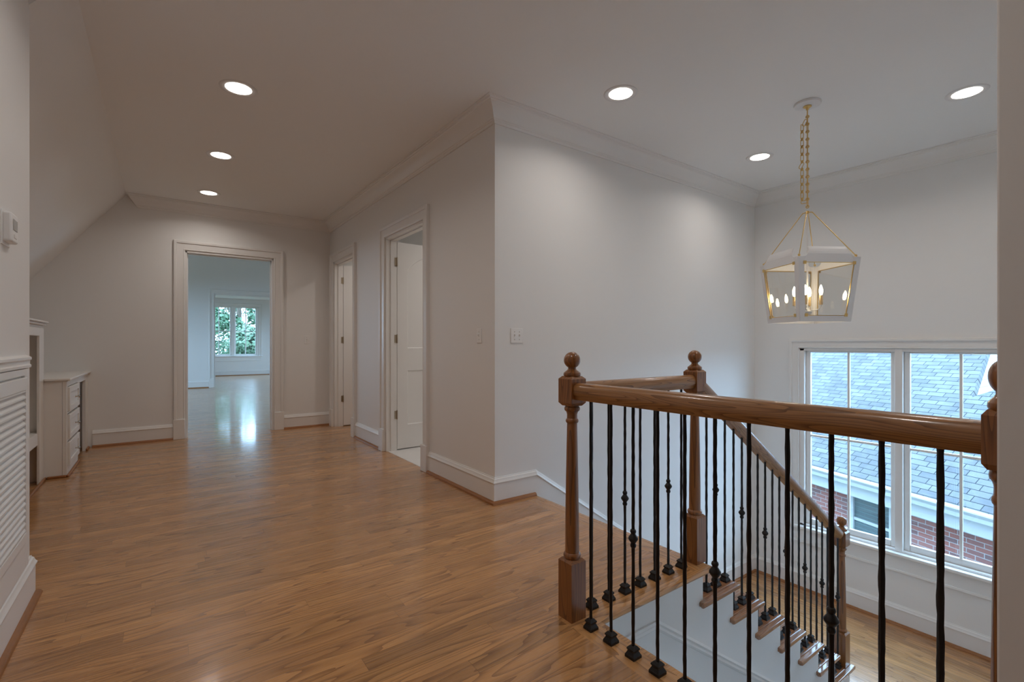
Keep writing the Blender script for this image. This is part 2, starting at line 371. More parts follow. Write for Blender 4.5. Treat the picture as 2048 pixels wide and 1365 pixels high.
# ------------------------------------------------------------------ doors
def panel_recess(mb, x0, x1, z0, z1, ytop, arch=0, depth=.008, n=12):
    pass
def door_leaf(name, loc, ang, w=.93, h=2.345):
    """two-panel arch-top door leaf; local x from the hinge, y thickness, hinged at the origin"""
    root = thing(name, None, None, loc, ang, kind='structure')
    t = .035
    # stiles and rails as a frame with recessed panels, the upper one under an arch
    s = .115; z1 = .255; z2 = .90; z3 = 1.13; zt = h - .30; rise = .19
    f = MB()
    f.box(0, s, 0, t, 0, h); f.box(w - s, w, 0, t, 0, h)
    f.box(s, w - s, 0, t, 0, z1); f.box(s, w - s, 0, t, z2, z3)
    pts = [(s, h), (w - s, h)] + [(s + (w - 2 * s) * (1 - k / 16), zt + rise * math.sin(PI * k / 16) ** .8 if 0 < k < 16 else zt) for k in range(17)]
    f.prism(pts, lambda x, z: (x, 0, z), lambda x, z: (x, t, z))
    f.build('door_leaf', M['trim'], parent=root, smooth=30)
    p = MB(); p.box(s - .005, w - s + .005, .010, t - .010, z1 - .005, z2 + .005); p.box(s - .005, w - s + .005, .010, t - .010, z3 - .005, zt + rise + .03)
    p.build('panel', M['trim'], parent=root)
    # moulded edge of each panel
    for sgn, y in ((1, 0.0), (-1, t)):
        pr = [(0, 0), (.012, 0), (.016, .006), (.022, .010), (0, .012)]
        lo = [(s, z1), (w - s, z1), (w - s, z2), (s, z2)]
        up = [(s, z3), (w - s, z3)] + [q for q in pts[2:]]
        e = MB()
        for path in (lo, up):
            e.sweep(path, pr, to3=lambda a, b, v: (a, y + sgn * v, b), side=1, closed=True)
        e.build('panel_moulding', M['trim'], parent=root, smooth=30)
    for z in (.39, 1.25, 2.12):
        hm = MB(); hm.lathe([(0, -.052), (.004, -.052), (.0065, -.046), (.0065, .046), (.004, .052), (0, .052)], 12, -.004, -.004)
        hm.box(-.033, -.004, -.0015, .0005, -.045, .045); hm.box(-.001, .0008, 0, .03, -.045, .045)
        hm.build('hinge', M['hinge'], parent=root, loc=(0, 0, z), smooth=30)
    kb = MB(); kb.lathe([(0, 0), (.032, 0), (.032, .008), (.012, .012), (.012, .04), (.026, .05), (.03, .065), (.02, .078), (0, .082)], 20)
    k = kb.build('door_knob', M['hinge'], parent=root, loc=(w - .06, 0, 1.0), rot=(PI / 2, 0, 0))
    return root
door_leaf('door_1', (XD + .125, 5.178, .012), math.radians(3))
door_leaf('door_2', (XD + .125, 7.178, .012), math.radians(-3), w=.83)
door_leaf('door_3', (1.165 + .02, Y2 + .135, .012), math.radians(97), w=.9, h=2.56)

# ------------------------------------------------------------------ stair window
def window_unit(name, to3, a0, a1, z0, z1, mull, glassz, fw=.045, sw=.045, bar=.022, mid=None, casw=.10, stool=True, apron=.15):
    root = thing(name, None, None, kind='structure')
    pr = lambda mb, A, B, Z0, Z1, v0, v1: mb.prism([(A, Z0), (B, Z0), (B, Z1), (A, Z1)], lambda a, z: to3(a, z, v0), lambda a, z: to3(a, z, v1))
    f = MB()
    pr(f, a0 - .001, a0 + fw, z0, z1, 0, -.14); pr(f, a1 - fw, a1 + .001, z0, z1, 0, -.14)
    pr(f, a0, a1, z1 - fw * .6, z1, 0, -.14); pr(f, a0, a1, z0, z0 + .02, 0, -.14)
    m0, m1 = mull
    pr(f, m0, m1, z0, z1, .004, -.12)
    f.build('window_frame', M['trim'], parent=root, bevel=.003)
    for s0, s1 in ((a0 + fw, m0), (m1, a1 - fw)):
        s = MB(); g0, g1 = glassz
        pr(s, s0, s0 + sw, z0 + .02, z1 - fw * .6, -.045, -.085); pr(s, s1 - sw, s1, z0 + .02, z1 - fw * .6, -.045, -.085)
        pr(s, s0 + sw, s1 - sw, g1, z1 - fw * .6, -.045, -.085); pr(s, s0 + sw, s1 - sw, z0 + .02, g0, -.045, -.085)
        so = s.build('sash', M['trim'], parent=root, bevel=.006)
        b = MB(); c = (s0 + s1) / 2; zm = mid if mid is not None else (g0 + g1) / 2
        pr(b, c - bar / 2, c + bar / 2, g0, g1, -.052, -.078)
        pr(b, s0 + sw, c - bar / 2, zm - bar / 2, zm + bar / 2, -.052, -.078); pr(b, c + bar / 2, s1 - sw, zm - bar / 2, zm + bar / 2, -.052, -.078)
        b.build('glazing_bar', M['trim'], parent=so, bevel=.003)
        g = MB(); pr(g, s0 + sw - .004, s1 - sw + .004, g0 - .004, g1 + .004, -.063, -.067)
        g.build('glass_pane', M['glass'], parent=so, smooth=0)
    cp = [(u * casw / .12, v) for u, v in CAS]
    c = MB().sweep([(a0 - .004, z0), (a0 - .004, z1 + .004), (a1 + .004, z1 + .004), (a1 + .004, z0)], cp, to3=to3, side=1)
    c.build('window_casing', M['trim'], parent=root, smooth=25)
    if stool:
        s = MB(); pr(s, a0 - casw - .03, a1 + casw + .03, z0 - .032, z0, .062, -.01)
        s.build('window_sill', M['trim'], parent=root, bevel=.008, seg=3)
        s = MB(); pr(s, a0 - casw, a1 + casw, z0 - .032 - apron, z0 - .03, 0, .018); pr(s, a0 - casw, a1 + casw, z0 - .040 - apron, z0 - .015 - apron, 0, .028)
        s.build('apron', M['trim'], parent=root, bevel=.004)
    return root
window_unit('window_1', lambda a, z, v: (XW - v, a, z), WO[0], WO[1], WO[2], WO[3], (1.567, 1.629), (-.75, 1.110), fw=.046, sw=.046, mid=.180)
window_unit('window_2', lambda a, z, v: (a, Y3 - v, z), W3[0], W3[1], W3[2], W3[3], (2.138, 2.238), (.82, 2.60), fw=.05, sw=.05, bar=.03, mid=1.70, casw=.11)
def side_window(name, x, y0, y1, z0, z1, s):
    window_unit(name, lambda a, z, v: (x + s * v, a, z), y0, y1, z0, z1, ((y0 + y1) / 2 - .03, (y0 + y1) / 2 + .03), (z0 + .08, z1 - .08))
side_window('window_3', 4.5, 8.6, 10.2, .5, 2.5, -1); side_window('window_4', 4.5, 11.2, 12.8, .5, 2.5, -1)
side_window('window_5', -2.5, 12.2, 14.6, .5, 2.5, 1)
side_window('window_6', 5.1, 17.2, 19.6, .6, 2.5, -1)
def portal(x, y, z, sx, sy, rot):
    l = bpy.data.lights.new('sky_portal', 'AREA'); l.shape = 'RECTANGLE'; l.size = sx; l.size_y = sy; l.cycles.is_portal = True
    o = bpy.data.objects.new('sky_portal', l); C.objects.link(o); o.location = (x, y, z); o.rotation_euler = rot
portal(XW + .155, 1.6, .16, 1.95, 1.8, (0, PI / 2, 0))
portal(2.165, Y3 + .16, 1.7, 1.8, 1.9, (-PI / 2, 0, 0))
for yy in (9.4, 12.0): portal(4.61, yy, 1.5, 2.0, 1.6, (0, PI / 2, 0))
portal(-2.61, 13.4, 1.5, 2.0, 2.4, (0, -PI / 2, 0)); portal(5.21, 18.4, 1.55, 1.9, 2.4, (0, PI / 2, 0))

# ------------------------------------------------------------------ staircase
NX = 2.715; RUN = .283; RISE = .19; YN = 1.485
stair = thing('staircase', 'white sided staircase with oak treads descending from the hall to the window landing', 'staircase', (2.38, 2.2, 0))
def sp(mb, name, mat, **k):
    mb.v = [(x - 2.38, y - 2.2, z) for x, y, z in mb.v]; return mb.build(name, mat, parent=stair, **k)
fronts = [NX + RUN * k for k in range(7)]
for k, fx in enumerate(fronts):
    z = -RISE * (k + 1); px = 2.38 if k == 0 else fronts[k - 1] - .03
    mb = MB(); mb.box(px - .012, fx, YN + .034, YS - .018, z - .028, z); mb.box(px - .035, fx, YN, YN + .036, z - .028, z)
    mb.box(px - .018, fx - .018, YN + .014, YN + .034, z - .042, z - .028)
    sp(mb, 'tread', M['tread'], bevel=.009, seg=3)
mb0 = [2.38] + [f - .03 for f in fronts]
for k, rx in enumerate(mb0):
    zt = -.028 - RISE * k; zb = -RISE * (k + 1) - .02 if k < 7 else ZL
    sp(MB().box(rx - .018, rx, YN + .034, YS - .018, zb, zt), 'riser', M['trim'], smooth=0)
poly = [(1.53, -.03)]
for k, rx in enumerate(mb0):
    poly.append((rx, -.03 - RISE * k)); poly.append((rx, -.03 - RISE * (k + 1) if k < 7 else -3.4))
poly.append((1.53, -3.4))
mb = MB(); mb.prism(poly, lambda x, z: (x, YN + .030, z), lambda x, z: (x, YN + .034, z))
sp(mb, 'stringer_wall', M['wall'], smooth=0)
# panel moulding on the stringer wall: level, then raking with the stair
mo = [(0, 0), (.0, .012), (.012, .016), (.022, .010), (.034, .014), (.044, .007), (.046, 0)]
mb = MB().sweep([(1.53, -.165), (1.985, -.165), (4.32, -.165 - (4.32 - 1.985) * PIT)], mo, to3=lambda a, b, v: (a, YN + .030 - v, b), side=-1)
sp(mb, 'panel_moulding', M['trim'], smooth=25)

# ------------------------------------------------------------------ newel posts
RX = 1.462; RY = 1.566
def newel(label, loc, half=False):
    t = thing('newel_post', label, 'newel post', loc, group='oak newel posts with ball finials')
    def part(mb, name): return mb.build(name, M['newel'], parent=t, smooth=35)
    w = .0425; a0, a1, ns = (0, PI, 14) if half else (0, 2 * PI, 24)
    y0 = 0 if half else -w
    def block(z0, z1, ch0, ch1):
        ww = [(w - .012, z0)] if ch0 else []
        ww += [(w, z0 + (.014 if ch0 else 0)), (w, z1 - (.012 if ch1 else 0))] + ([(w - .012, z1)] if ch1 else [])
        return MB().loft([[(-q, max(y0, -q) if not half else 0, z), (q, max(y0, -q) if not half else 0, z), (q, q, z), (-q, q, z)] for q, z in ww])
    part(block(0, .262, False, True), 'base_block').modifiers
    prof = [(.030, .258), (.037, .266), (.039, .274), (.036, .282), (.031, .287), (.0305, .30), (.0300, .42), (.0275, .60), (.0245, .75), (.0225, .84),
            (.0222, .852), (.027, .857), (.0285, .863), (.027, .869), (.023, .874), (.0225, .892), (.026, .903), (.0335, .910), (.035, .917), (.033, .924), (.029, .928), (.029, .934)]
    part(MB().lathe(prof, ns, a0=a0, a1=a1), 'turned_shaft')
    part(block(.930, 1.060, True, True), 'rail_block')
    R = .0365; cz = 1.130
    prof = [(.030, 1.056), (.036, 1.060), (.0385, 1.066), (.037, 1.074), (.030, 1.080), (.022, 1.086), (.0175, 1.092), (.018, cz - R * .88)]
    prof += [(R * math.cos(q), cz + R * math.sin(q)) for q in [(-1.05 + 2.62 * i / 14) for i in range(15)]]
    prof[-1] = (.0005, cz + R)
    part(MB().lathe(prof, ns, a0=a0, a1=a1), 'ball_finial')
    return t
newel('oak newel post at the floor corner where two level handrails meet', (RX, RY, 0))
newel('oak newel post at the top of the stair beside the first step', (2.388, 1.570, 0))
newel('oak newel post standing on the lowest visible tread in front of the window', (4.352, 1.560, -7 * RISE))
newel('half newel post fixed to the wall end at the right edge', (RX + .003, .2205, 0), half=True).scale = (1, .64, 1)   # planed thinner where it meets the wall

# ------------------------------------------------------------------ balusters and handrails
def shaft_mesh(Lh, seed):
    rng = random.Random(seed); mb = MB(); n = 8; rings = []
    m = int(Lh / .022)
    for i in range(m + 1):
        z = .02 + (Lh - .02) * i / m; r = .0064 + rng.uniform(-.0005, .0006)
        dx, dy = rng.uniform(-.0004, .0004), rng.uniform(-.0004, .0004); tw = .12 * math.sin(i)
        rings.append([(dx + r * (1.12 if q % 2 else 1.0) * math.cos(2 * PI * q / n + PI / 4 + tw), dy + r * (1.12 if q % 2 else 1.0) * math.sin(2 * PI * q / n + PI / 4 + tw), z) for q in range(n)])
    return mb.loft(rings)
KN = [(.0065, -.036), (.010, -.033), (.0118, -.027), (.0100, -.021), (.0085, -.018), (.0125, -.012), (.0180, -.004), (.0190, 0), (.0180, .004), (.0125, .012), (.0085, .018), (.0100, .021), (.0118, .027), (.010, .033), (.0065, .036)]
def shoe_mesh():
    rr = [(.0225, 0), (.0225, .010), (.0205, .013), (.0150, .024), (.0150, .027), (.0178, .030), (.0178, .035), (.0110, .043), (.0085, .045)]
    return MB().loft([[(-q, -q, z), (q, -q, z), (q, q, z), (-q, q, z)] for q, z in rr])
def baluster(parent, loc, Lh, knuckle, seed):
    b = shaft_mesh(Lh, seed).build('baluster', M['iron'], parent=parent, loc=loc, smooth=50)
    shoe_mesh().build('baluster_shoe', M['iron'], parent=b, smooth=15)
    if knuckle: MB().lathe(KN, 14).build('knuckle', M['iron'], parent=b, loc=(0, 0, knuckle), smooth=50)
    return b
def rail_profile(w=.034, h=.072):
    # rounded crown, slightly narrower waist, flat underside
    return [(-w * .62, -h), (w * .62, -h), (w * .72, -h + .008), (w * .86, -h + .016), (w * .98, -h + .026), (w, -.036), (w * .97, -.024), (w * .82, -.011), (w * .52, -.003), (w * .2, 0), (-w * .2, 0), (-w * .52, -.003), (-w * .82, -.011), (-w * .97, -.024), (-w, -.036), (-w * .98, -h + .026), (-w * .86, -h + .016), (-w * .72, -h + .008)]
def handrail(parent, p0, p1):
    p0, p1 = Vector(p0), Vector(p1); d = p1 - p0; ln = d.length
    mb = MB().loft([[(x, y, z) for y, z in rail_profile()] for x in (0, ln)])
    rz = math.atan2(d.y, d.x); ry = -math.atan2(d.z, math.hypot(d.x, d.y))
    return mb.build('handrail', M['rail'], parent=parent, loc=p0, rot=(0, ry, rz), smooth=60)
TOP = 1.032
r1 = thing('guard_railing', 'level railing nearest the camera with oak handrail and black iron balusters', 'railing', (RX, .9, 0))
handrail(r1, (0, .2478 - .9, TOP), (0, RY - .0425 - .9, TOP))
protos = {}
def place_bals(parent, items, org):
    for i, (x, y, z, Lh, kn) in enumerate(items):
        key = (round(Lh, 3), bool(kn))
        if key not in protos: protos[key] = baluster(parent, (x - org[0], y - org[1], z - org[2]), Lh, kn, len(protos) + 3)
        else: dup_part(protos[key], parent, (x - org[0], y - org[1], z - org[2]))
place_bals(r1, [(RX, 1.451 - .1128 * i, 0, .965, .455 if i % 3 == 2 else 0) for i in range(11)], (RX, .9, 0))
r2 = thing('guard_railing', 'short level railing between two newel posts, behind the nearest railing', 'railing', (1.9, 1.568, 0))
handrail(r2, (RX + .0425 - 1.9, 0, TOP), (2.388 - .0425 - 1.9, 0, TOP))
place_bals(r2, [(1.585 + .1128 * i, 1.568, 0, .965, .455 if i % 3 == 2 else 0) for i in range(7)], (1.9, 1.568, 0))
r3 = thing('stair_railing', 'sloping stair railing with oak handrail descending towards the window', 'railing', (2.43, 1.560, 0))
zt = lambda x: 1.005 - PIT * (x - 2.43)
handrail(r3, (.0, 0, zt(2.43)), (4.352 - .0425 - 2.43, 0, zt(4.352 - .0425)))
it = []
for i in range(20):
    x = 2.485 + .0943 * i; k = i // 3; x3 = 2.485 + .0943 * (i % 3)
    z = -RISE * (k + 1); Lh = zt(x) - .080 - z
    Lh = [zt(2.485) - .080 + RISE, zt(2.5793) - .080 + RISE, zt(2.6736) - .080 + RISE][i % 3]
    it.append((x, 1.560, z, Lh, .552 if i % 3 == 1 else 0))
place_bals(r3, it, (2.43, 1.560, 0))

# ------------------------------------------------------------------ recessed lamps
def lamp_at(parent, kind, power, col, **k):
    l = bpy.data.lights.new('lamp', kind); l.energy = power; l.color = col
    for a, b in k.items(): setattr(l, a, b)
    o = bpy.data.objects.new('lamp', l); C.objects.link(o); o.parent = parent; return o
def can(label, x, y, z=H, power=None, group='recessed ceiling lights'):
    t = thing('recessed_light', label, 'ceiling light', (x, y, z), group=group)
    MB().lathe([(.082, -.0005), (.084, -.003), (.112, -.006), (.118, -.004), (.120, 0)], 40).build('trim_ring', M['white_metal'], parent=t, smooth=60)
    MB().lathe([(.0005, -.0006), (.083, -.0006), (.083, -.0022), (.0005, -.0022)], 40).build('lens', M['lens'], parent=t, smooth=0)
    l = lamp_at(t, 'AREA', power or CAN_W, CAN_COL, shape='DISK', size=.15); l.location = (0, 0, -.012); l.data.spread = math.radians(150)
    return t
can('recessed ceiling light over the hall, nearest and largest of the left three', .433, 3.874)
can('recessed ceiling light over the hall, middle one of the left three', .450, 5.346)
can('recessed ceiling light nearest the far opening, smallest of the left three', .445, 6.756)
can('recessed ceiling light just right of the white wall corner crown', 2.662, 2.345)
can('recessed ceiling light left of the lantern chain near the wall corner', 4.645, 2.355)
can('recessed ceiling light right of the lantern at the right edge', 4.655, .884)
for x, y in ((.45, 2.40), (.45, .93)):
    can('recessed ceiling light over the near hall behind the view', x, y, group='recessed lights above the camera')
can('recessed ceiling light over the stairwell above the handrail', 2.66, .884, group='recessed lights above the camera')
can('unseen recessed light added to brighten the closet', 2.9, 6.2, z=2.9, power=6, group='added closet lights')  # unseen lamp, added so the closet and its door leaf read as lit
can('recessed ceiling light inside the bathroom', 3.2, 4.3, z=2.9, power=9, group='bathroom lights')

# ------------------------------------------------------------------ lantern chandelier
ch = thing('lantern_chandelier', 'white four-sided lantern chandelier with brass chain hanging above the stair', 'chandelier', (3.90, 1.622, 0), math.radians(192.9))
HUB = 2.185
MB().lathe([(.0005, H), (.088, H), (.090, H - .006), (.086, H - .016), (.070, H - .021), (.0005, H - .022)], 40).build('canopy', M['white_metal'], parent=ch, smooth=50)
MB().lathe([(.0005, H - .02), (.028, H - .021), (.027, H - .028), (.012, H - .036), (.008, H - .05), (.0005, H - .052)], 24).build('canopy_finial', M['brass'], parent=ch, smooth=50)
link = MB()
lw, lh = .020, .052
pts = [(-lw / 2, 0, -lh / 2 + .006), (-lw / 2 + .004, 0, -lh / 2), (lw / 2 - .004, 0, -lh / 2), (lw / 2, 0, -lh / 2 + .006), (lw / 2, 0, lh / 2 - .006), (lw / 2 - .004, 0, lh / 2), (-lw / 2 + .004, 0, lh / 2), (-lw / 2, 0, lh / 2 - .006)]
link.tube(pts, .0029, 6, closed=True)
lk0 = link.build('chain_link', M['brass'], parent=ch, loc=(0, 0, H - .072), smooth=60)
rg = MB(); rg.tube([(.0095 * math.cos(q * PI / 5), 0, .0095 * math.sin(q * PI / 5)) for q in range(10)], .0042, 6, closed=True)
rg0 = rg.build('chain_ring', M['brass'], parent=ch, loc=(0, 0, H - .100), rot=(0, 0, PI / 2), smooth=60)
def cp(o, loc, rot=None):
    c = o.copy(); C.objects.link(c); c.parent = ch; c.location = loc
    if rot: c.rotation_euler = rot
    return c
z = H - .128; i = 0
while z > HUB + .03:
    cp(lk0, (0, 0, z), (0, 0, PI / 2 * (i % 2) * .35)); cp(rg0, (0, 0, z - .028), (0, 0, PI / 2)); z -= .056; i += 1
va = math.radians(-35.9) - math.radians(192.9); sx, sy = -math.cos(va) * .040, -math.sin(va) * .040   # the swagged slack hangs beside the main strand
z = H - .165; i = 0
cp(lk0, (sx * .5, sy * .5, H - .145), (0, .45, va))
while z > HUB + .10:
    k = .012 if i == 5 else 0
    cp(lk0, (sx * (1 + k * 10), sy * (1 + k * 10), z - .02), (0, .5 if i == 5 else 0, va)); cp(rg0, (sx, sy, z - .048), (0, 0, va + PI / 2)); z -= .056; i += 1
cp(lk0, (sx * .55, sy * .55, z - .012), (0, PI / 2 * .9, va))
hb = MB(); hb.lathe([(.0005, HUB + .012), (.010, HUB + .010), (.013, HUB), (.010, HUB - .010), (.0005, HUB - .012)], 16)
for q in range(4):
    a = q * PI / 2; hb.tube([(.008 * math.cos(a), .008 * math.sin(a), HUB), (.03 * math.cos(a), .03 * math.sin(a), HUB - .002), (.036 * math.cos(a), .036 * math.sin(a), HUB - .010)], .004, 8)
hb.build('hub', M['brass'], parent=ch, smooth=50)
ZT, ZB, RT, RB = 1.815, 1.362, .326, .266
for q in range(4):
    a = q * PI / 2
    rd = MB().tube([(.035 * math.cos(a), .035 * math.sin(a), HUB - .008), ((RT - .03) * math.cos(a), (RT - .03) * math.sin(a), ZT + .012)], .0032, 8)
    rd.lathe([(.0005, ZT + .002), (.007, ZT + .005), (.009, ZT + .012), (.007, ZT + .019), (.0005, ZT + .022)], 12, (RT - .03) * math.cos(a), (RT - .03) * math.sin(a))
    rd.build('support_rod', M['brass'], parent=ch, smooth=50)
def fill_plate(outer, hole, to3, name, mat, parent, thick):
    bm = bmesh.new(); es = []
    for lp in (outer, hole):
        vs = [bm.verts.new((p[0], p[1], 0)) for p in lp]
        es += [bm.edges.new((vs[i], vs[(i + 1) % len(vs)])) for i in range(len(vs))]
    bmesh.ops.triangle_fill(bm, edges=es, use_beauty=True, use_dissolve=False)
    for v in bm.verts: v.co = Vector(to3(v.co.x, v.co.y))
    bmesh.ops.recalc_face_normals(bm, faces=bm.faces)
    me = bpy.data.meshes.new(name); bm.to_mesh(me); bm.free(); me.materials.append(mat)
    o = bpy.data.objects.new(name, me); C.objects.link(o); o.parent = parent
    s = o.modifiers.new('solid', 'SOLIDIFY'); s.thickness = thick; s.offset = 0
    return o
for q in range(4):
    a = q * PI / 2; b = a + PI / 2
    hb_, ht_ = RB / math.sqrt(2), RT / math.sqrt(2); zt0 = ZT - ZB; apo = lambda z: (RB + (RT - RB) * (z / zt0)) / math.sqrt(2)
    mid = (a + b) / 2; ex = Vector((-math.sin(mid), math.cos(mid), 0)); en = Vector((math.cos(mid), math.sin(mid), 0))
    def t3(s, z, off=0.0):
        r = apo(min(z, zt0)); cur = -max(0, z - zt0 + .02) ** 2 * 3.5
        return en * (r + cur + off) + ex * s + Vector((0, 0, ZB + z))
    w0, w1 = hb_, ht_
    outer = [(-w0, 0), (w0, 0), (w1, zt0)]
    outer += [(w1 - .035, zt0)] + [(w1 - .035 - .055 * math.sin(k * PI / 12), zt0 + .075 * (1 - math.cos(k * PI / 12))) for k in range(1, 7)]
    outer += [(-x, z) for x, z in reversed(outer[3:])] + [(-w1, zt0)]
    e0, e1 = .040, .415
    hw = lambda z: w0 + (w1 - w0) * z / zt0 - .040
    hole = [(-hw(e0), e0), (hw(e0), e0), (hw(e1), e1), (-hw(e1), e1)]
    P = fill_plate(outer, hole, t3, 'lantern_panel', M['white_metal'], ch, .005)
    g = MB().loft([[t3(x, z, -.007) for x, z in hole], [t3(x, z, -.009) for x, z in hole]]); g.build('glass_pane', M['lglass'], parent=P, smooth=0)
    br = MB()
    for k in range(4):
        (x0, z0), (x1, z1) = hole[k], hole[(k + 1) % 4]
        br.tube([t3(x0, z0, -.004), t3(x1, z1, -.004)], .0042, 4)
    br.build('brass_edge', M['brass'], parent=P, smooth=0)
    for (x, z) in hole:
        cl = MB()
        sx_, sz_ = (1 if x < 0 else -1), (1 if z < .2 else -1)
        A = [(x - sx_ * .006, z - sz_ * .006), (x + sx_ * .016, z - sz_ * .006), (x + sx_ * .016, z + sz_ * .016), (x - sx_ * .006, z + sz_ * .016)]
        cl.loft([[t3(u, v, .003) for u, v in A], [t3(u, v, .006) for u, v in A]])
        cl.build('corner_clip', M['brass'], parent=P, smooth=0)
    # corner post joining two panels
    MB().tube([(RB * math.cos(a) * .985, RB * math.sin(a) * .985, ZB + .002), (RT * math.cos(a) * .985, RT * math.sin(a) * .985, ZT)], .006, 6).build('corner_post', M['white_metal'], parent=ch, smooth=0)
MB().tube([(0, 0, HUB - .01), (0, 0, 1.44)], .0055, 10).build('centre_stem', M['white_metal'], parent=ch)
MB().lathe([(.0005, 1.415), (.016, 1.420), (.030, 1.432), (.032, 1.444), (.020, 1.452), (.012, 1.47), (.0005, 1.472)], 20).build('stem_cup', M['white_metal'], parent=ch)
for q in range(4):
    a = q * PI / 2 + math.radians(-76 - 192.9); c, s = math.cos(a), math.sin(a); R = .086
    pts = [(.01 * c, .01 * s, 1.455), (.04 * c, .04 * s, 1.452), (.068 * c, .068 * s, 1.458), (.084 * c, .084 * s, 1.475), (R * c, R * s, 1.492)]
    ar = MB().tube(pts, .0042, 8).build('lamp_arm', M['white_metal'], parent=ch)
    MB().lathe([(.0005, 1.490), (.0125, 1.492), (.012, 1.500), (.0115, 1.562), (.0005, 1.563)], 16, R * c, R * s).build('candle_sleeve', M['candle'], parent=ar, smooth=50)
    MB().lathe([(.006, 1.562), (.010, 1.572), (.0125, 1.590), (.0115, 1.606), (.0075, 1.622), (.003, 1.634), (.0005, 1.637)], 14, R * c, R * s).build('bulb', M['bulb'], parent=ar, smooth=80)

# ------------------------------------------------------------------ switches and thermostat
def switch(label, loc, rz, w=.070, toggles=1):
    t = thing('light_switch', label, 'light switch', loc, rz)
    MB().box(-w / 2, w / 2, -.006, 0, -.0575, .0575).build('switch_plate', M['plate'], parent=t, bevel=.003)
    for k in range(toggles):
        cx = (k - (toggles - 1) / 2) * .046
        MB().box(cx - .0055, cx + .0055, -.0068, -.005, -.012, .012).build('toggle_slot', M['nickel'] if False else M['trim'], parent=t)
        MB().add([(cx - .0045, -.006, -.006), (cx + .0045, -.006, -.006), (cx + .0045, -.006, .009), (cx - .0045, -.006, .009), (cx - .0035, -.018, .006), (cx + .0035, -.018, .006), (cx + .0035, -.016, .012), (cx - .0035, -.016, .012)],
                 [(0, 3, 2, 1), (4, 5, 6, 7), (0, 1, 5, 4), (1, 2, 6, 5), (2, 3, 7, 6), (3, 0, 4, 7)]).build('toggle', M['plate'], parent=t)
        sc = MB()
        for z in (.030, -.030):
            sc.box(cx - .003, cx + .003, -.0070, -.0055, z - .003, z + .003)
        sc.build('screw', M['nickel'], parent=t)
    return t
switch('white single light switch on the far wall beside the closet door', (1.696, YF, 1.265), 0)
switch('white single light switch on the hall wall left of the outside corner', (XD, 3.23, 1.267), -PI / 2)
switch('white double light switch on the bright stair wall right of the corner', (2.228, YS, 1.266), 0, w=.117, toggles=2)
t = thing('thermostat', 'white wall thermostat with small grey display at the left edge', 'thermostat', (XL, 2.745, 1.665))
MB().box(0, .030, -.052, .052, -.058, .058).build('thermostat_body', M['plate'], parent=t, bevel=.008, seg=3)
MB().box(.0295, .0312, -.032, .034, -.010, .034).build('display', M['lcd'], parent=t, bevel=.001)
MB().box(.0295, .0322, -.020, .020, -.040, -.026).build('button_strip', M['trim'], parent=t, bevel=.001)
MB().box(-.001, .004, -.060, .060, -.072, .064).build('back_plate', M['plate'], parent=t, bevel=.002)

# ------------------------------------------------------------------ louvred access door under the cap rail, left wall
cap = [(0, 1.094), (.016, 1.094), (.017, 1.104), (.012, 1.110), (.013, 1.126), (.018, 1.130), (.018, 1.140), (.010, 1.146), (0, 1.150)]
st(MB().sweep([(XL, -2.4), (XL, 3.125), (XL - .12, 3.125)][:2], cap, side=-1), 'trim_cap', M['trim'], smooth=25)
LB0, LB1, LZ0, LZ1 = 1.70, 3.02, .325, 1.052
fr = MB()
fr.box(XL, XL + .014, 3.02, 3.085, .197, 1.09); fr.box(XL, XL + .014, 1.62, 1.70, .197, 1.09); fr.box(XL, XL + .014, 1.70, 3.02, 1.060, 1.09); fr.box(XL, XL + .014, 1.70, 3.02, .197, .318)
st(fr, 'trim_louvre_frame', M['trim'], bevel=.002)
lv = thing('louvred_door', 'white louvred access door set low in the left wall', 'louvred door', (XL, (LB0 + LB1) / 2, 0))
f = MB(); c0 = (LB0 + LB1) / 2
a0, a1 = LB0 - c0 + .003, LB1 - c0 - .003
f.box(.0, .022, a0, a0 + .05, LZ0, LZ1); f.box(.0, .022, a1 - .022, a1, LZ0, LZ1); f.box(0, .022, a0 + .05, a1 - .022, LZ0, LZ0 + .04); f.box(0, .022, a0 + .05, a1 - .022, LZ1 - .055, LZ1)
f.build('door_frame', M['trim'], parent=lv, bevel=.002)
s = MB(); z = LZ0 + .045
while z < LZ1 - .060:
    s.loft([[(x, y, zz) for x, zz in ((.001, z + .024), (.004, z + .029), (.020, z + .006), (.020, z - .001), (.016, z))] for y in (a0 + .048, a1 - .020)])
    z += .0295
s.build('slats', M['trim'], parent=lv, smooth=0)
MB().box(-.004, .0008, a0 + .02, a1 - .01, LZ0 + .01, LZ1 - .01).build('backing', M['cab'], parent=lv, smooth=0)

# ------------------------------------------------------------------ built-in bookcase and desk under the sloping ceiling
bk = thing('built_in_bookcase', 'low white built-in bookcase under the sloping ceiling at left', 'bookcase', (-.868, 4.9, 0))
f = MB(); x0 = -.868
def lb(mb, *a): mb.box(a[0] - x0, a[1] - x0, a[2] - 4.9, a[3] - 4.9, a[4], a[5]); return mb
lb(f, -1.45, -.868, 5.83, 5.878, 0, 1.34); lb(f, -1.45, -.868, 3.90, 3.95, 0, 1.34)
f.build('side_panel', M['cab'], parent=bk, bevel=.002)
f = MB(); lb(f, -.868, -.850, 5.70, 5.882, 0, 1.34); lb(f, -.868, -.850, 3.88, 4.0, 0, 1.34); lb(f, -.868, -.850, 4.0, 5.70, 1.272, 1.34)
f.build('face_frame', M['cab'], parent=bk, bevel=.002)
f = MB(); lb(f, -1.45, -.862, 3.95, 5.83, .338, .44); f.build('shelf', M['cab'], parent=bk, bevel=.002)
f = MB(); lb(f, -1.45, -1.43, 3.95, 5.83, 0, 1.34); f.build('back_panel', M['cab'], parent=bk)
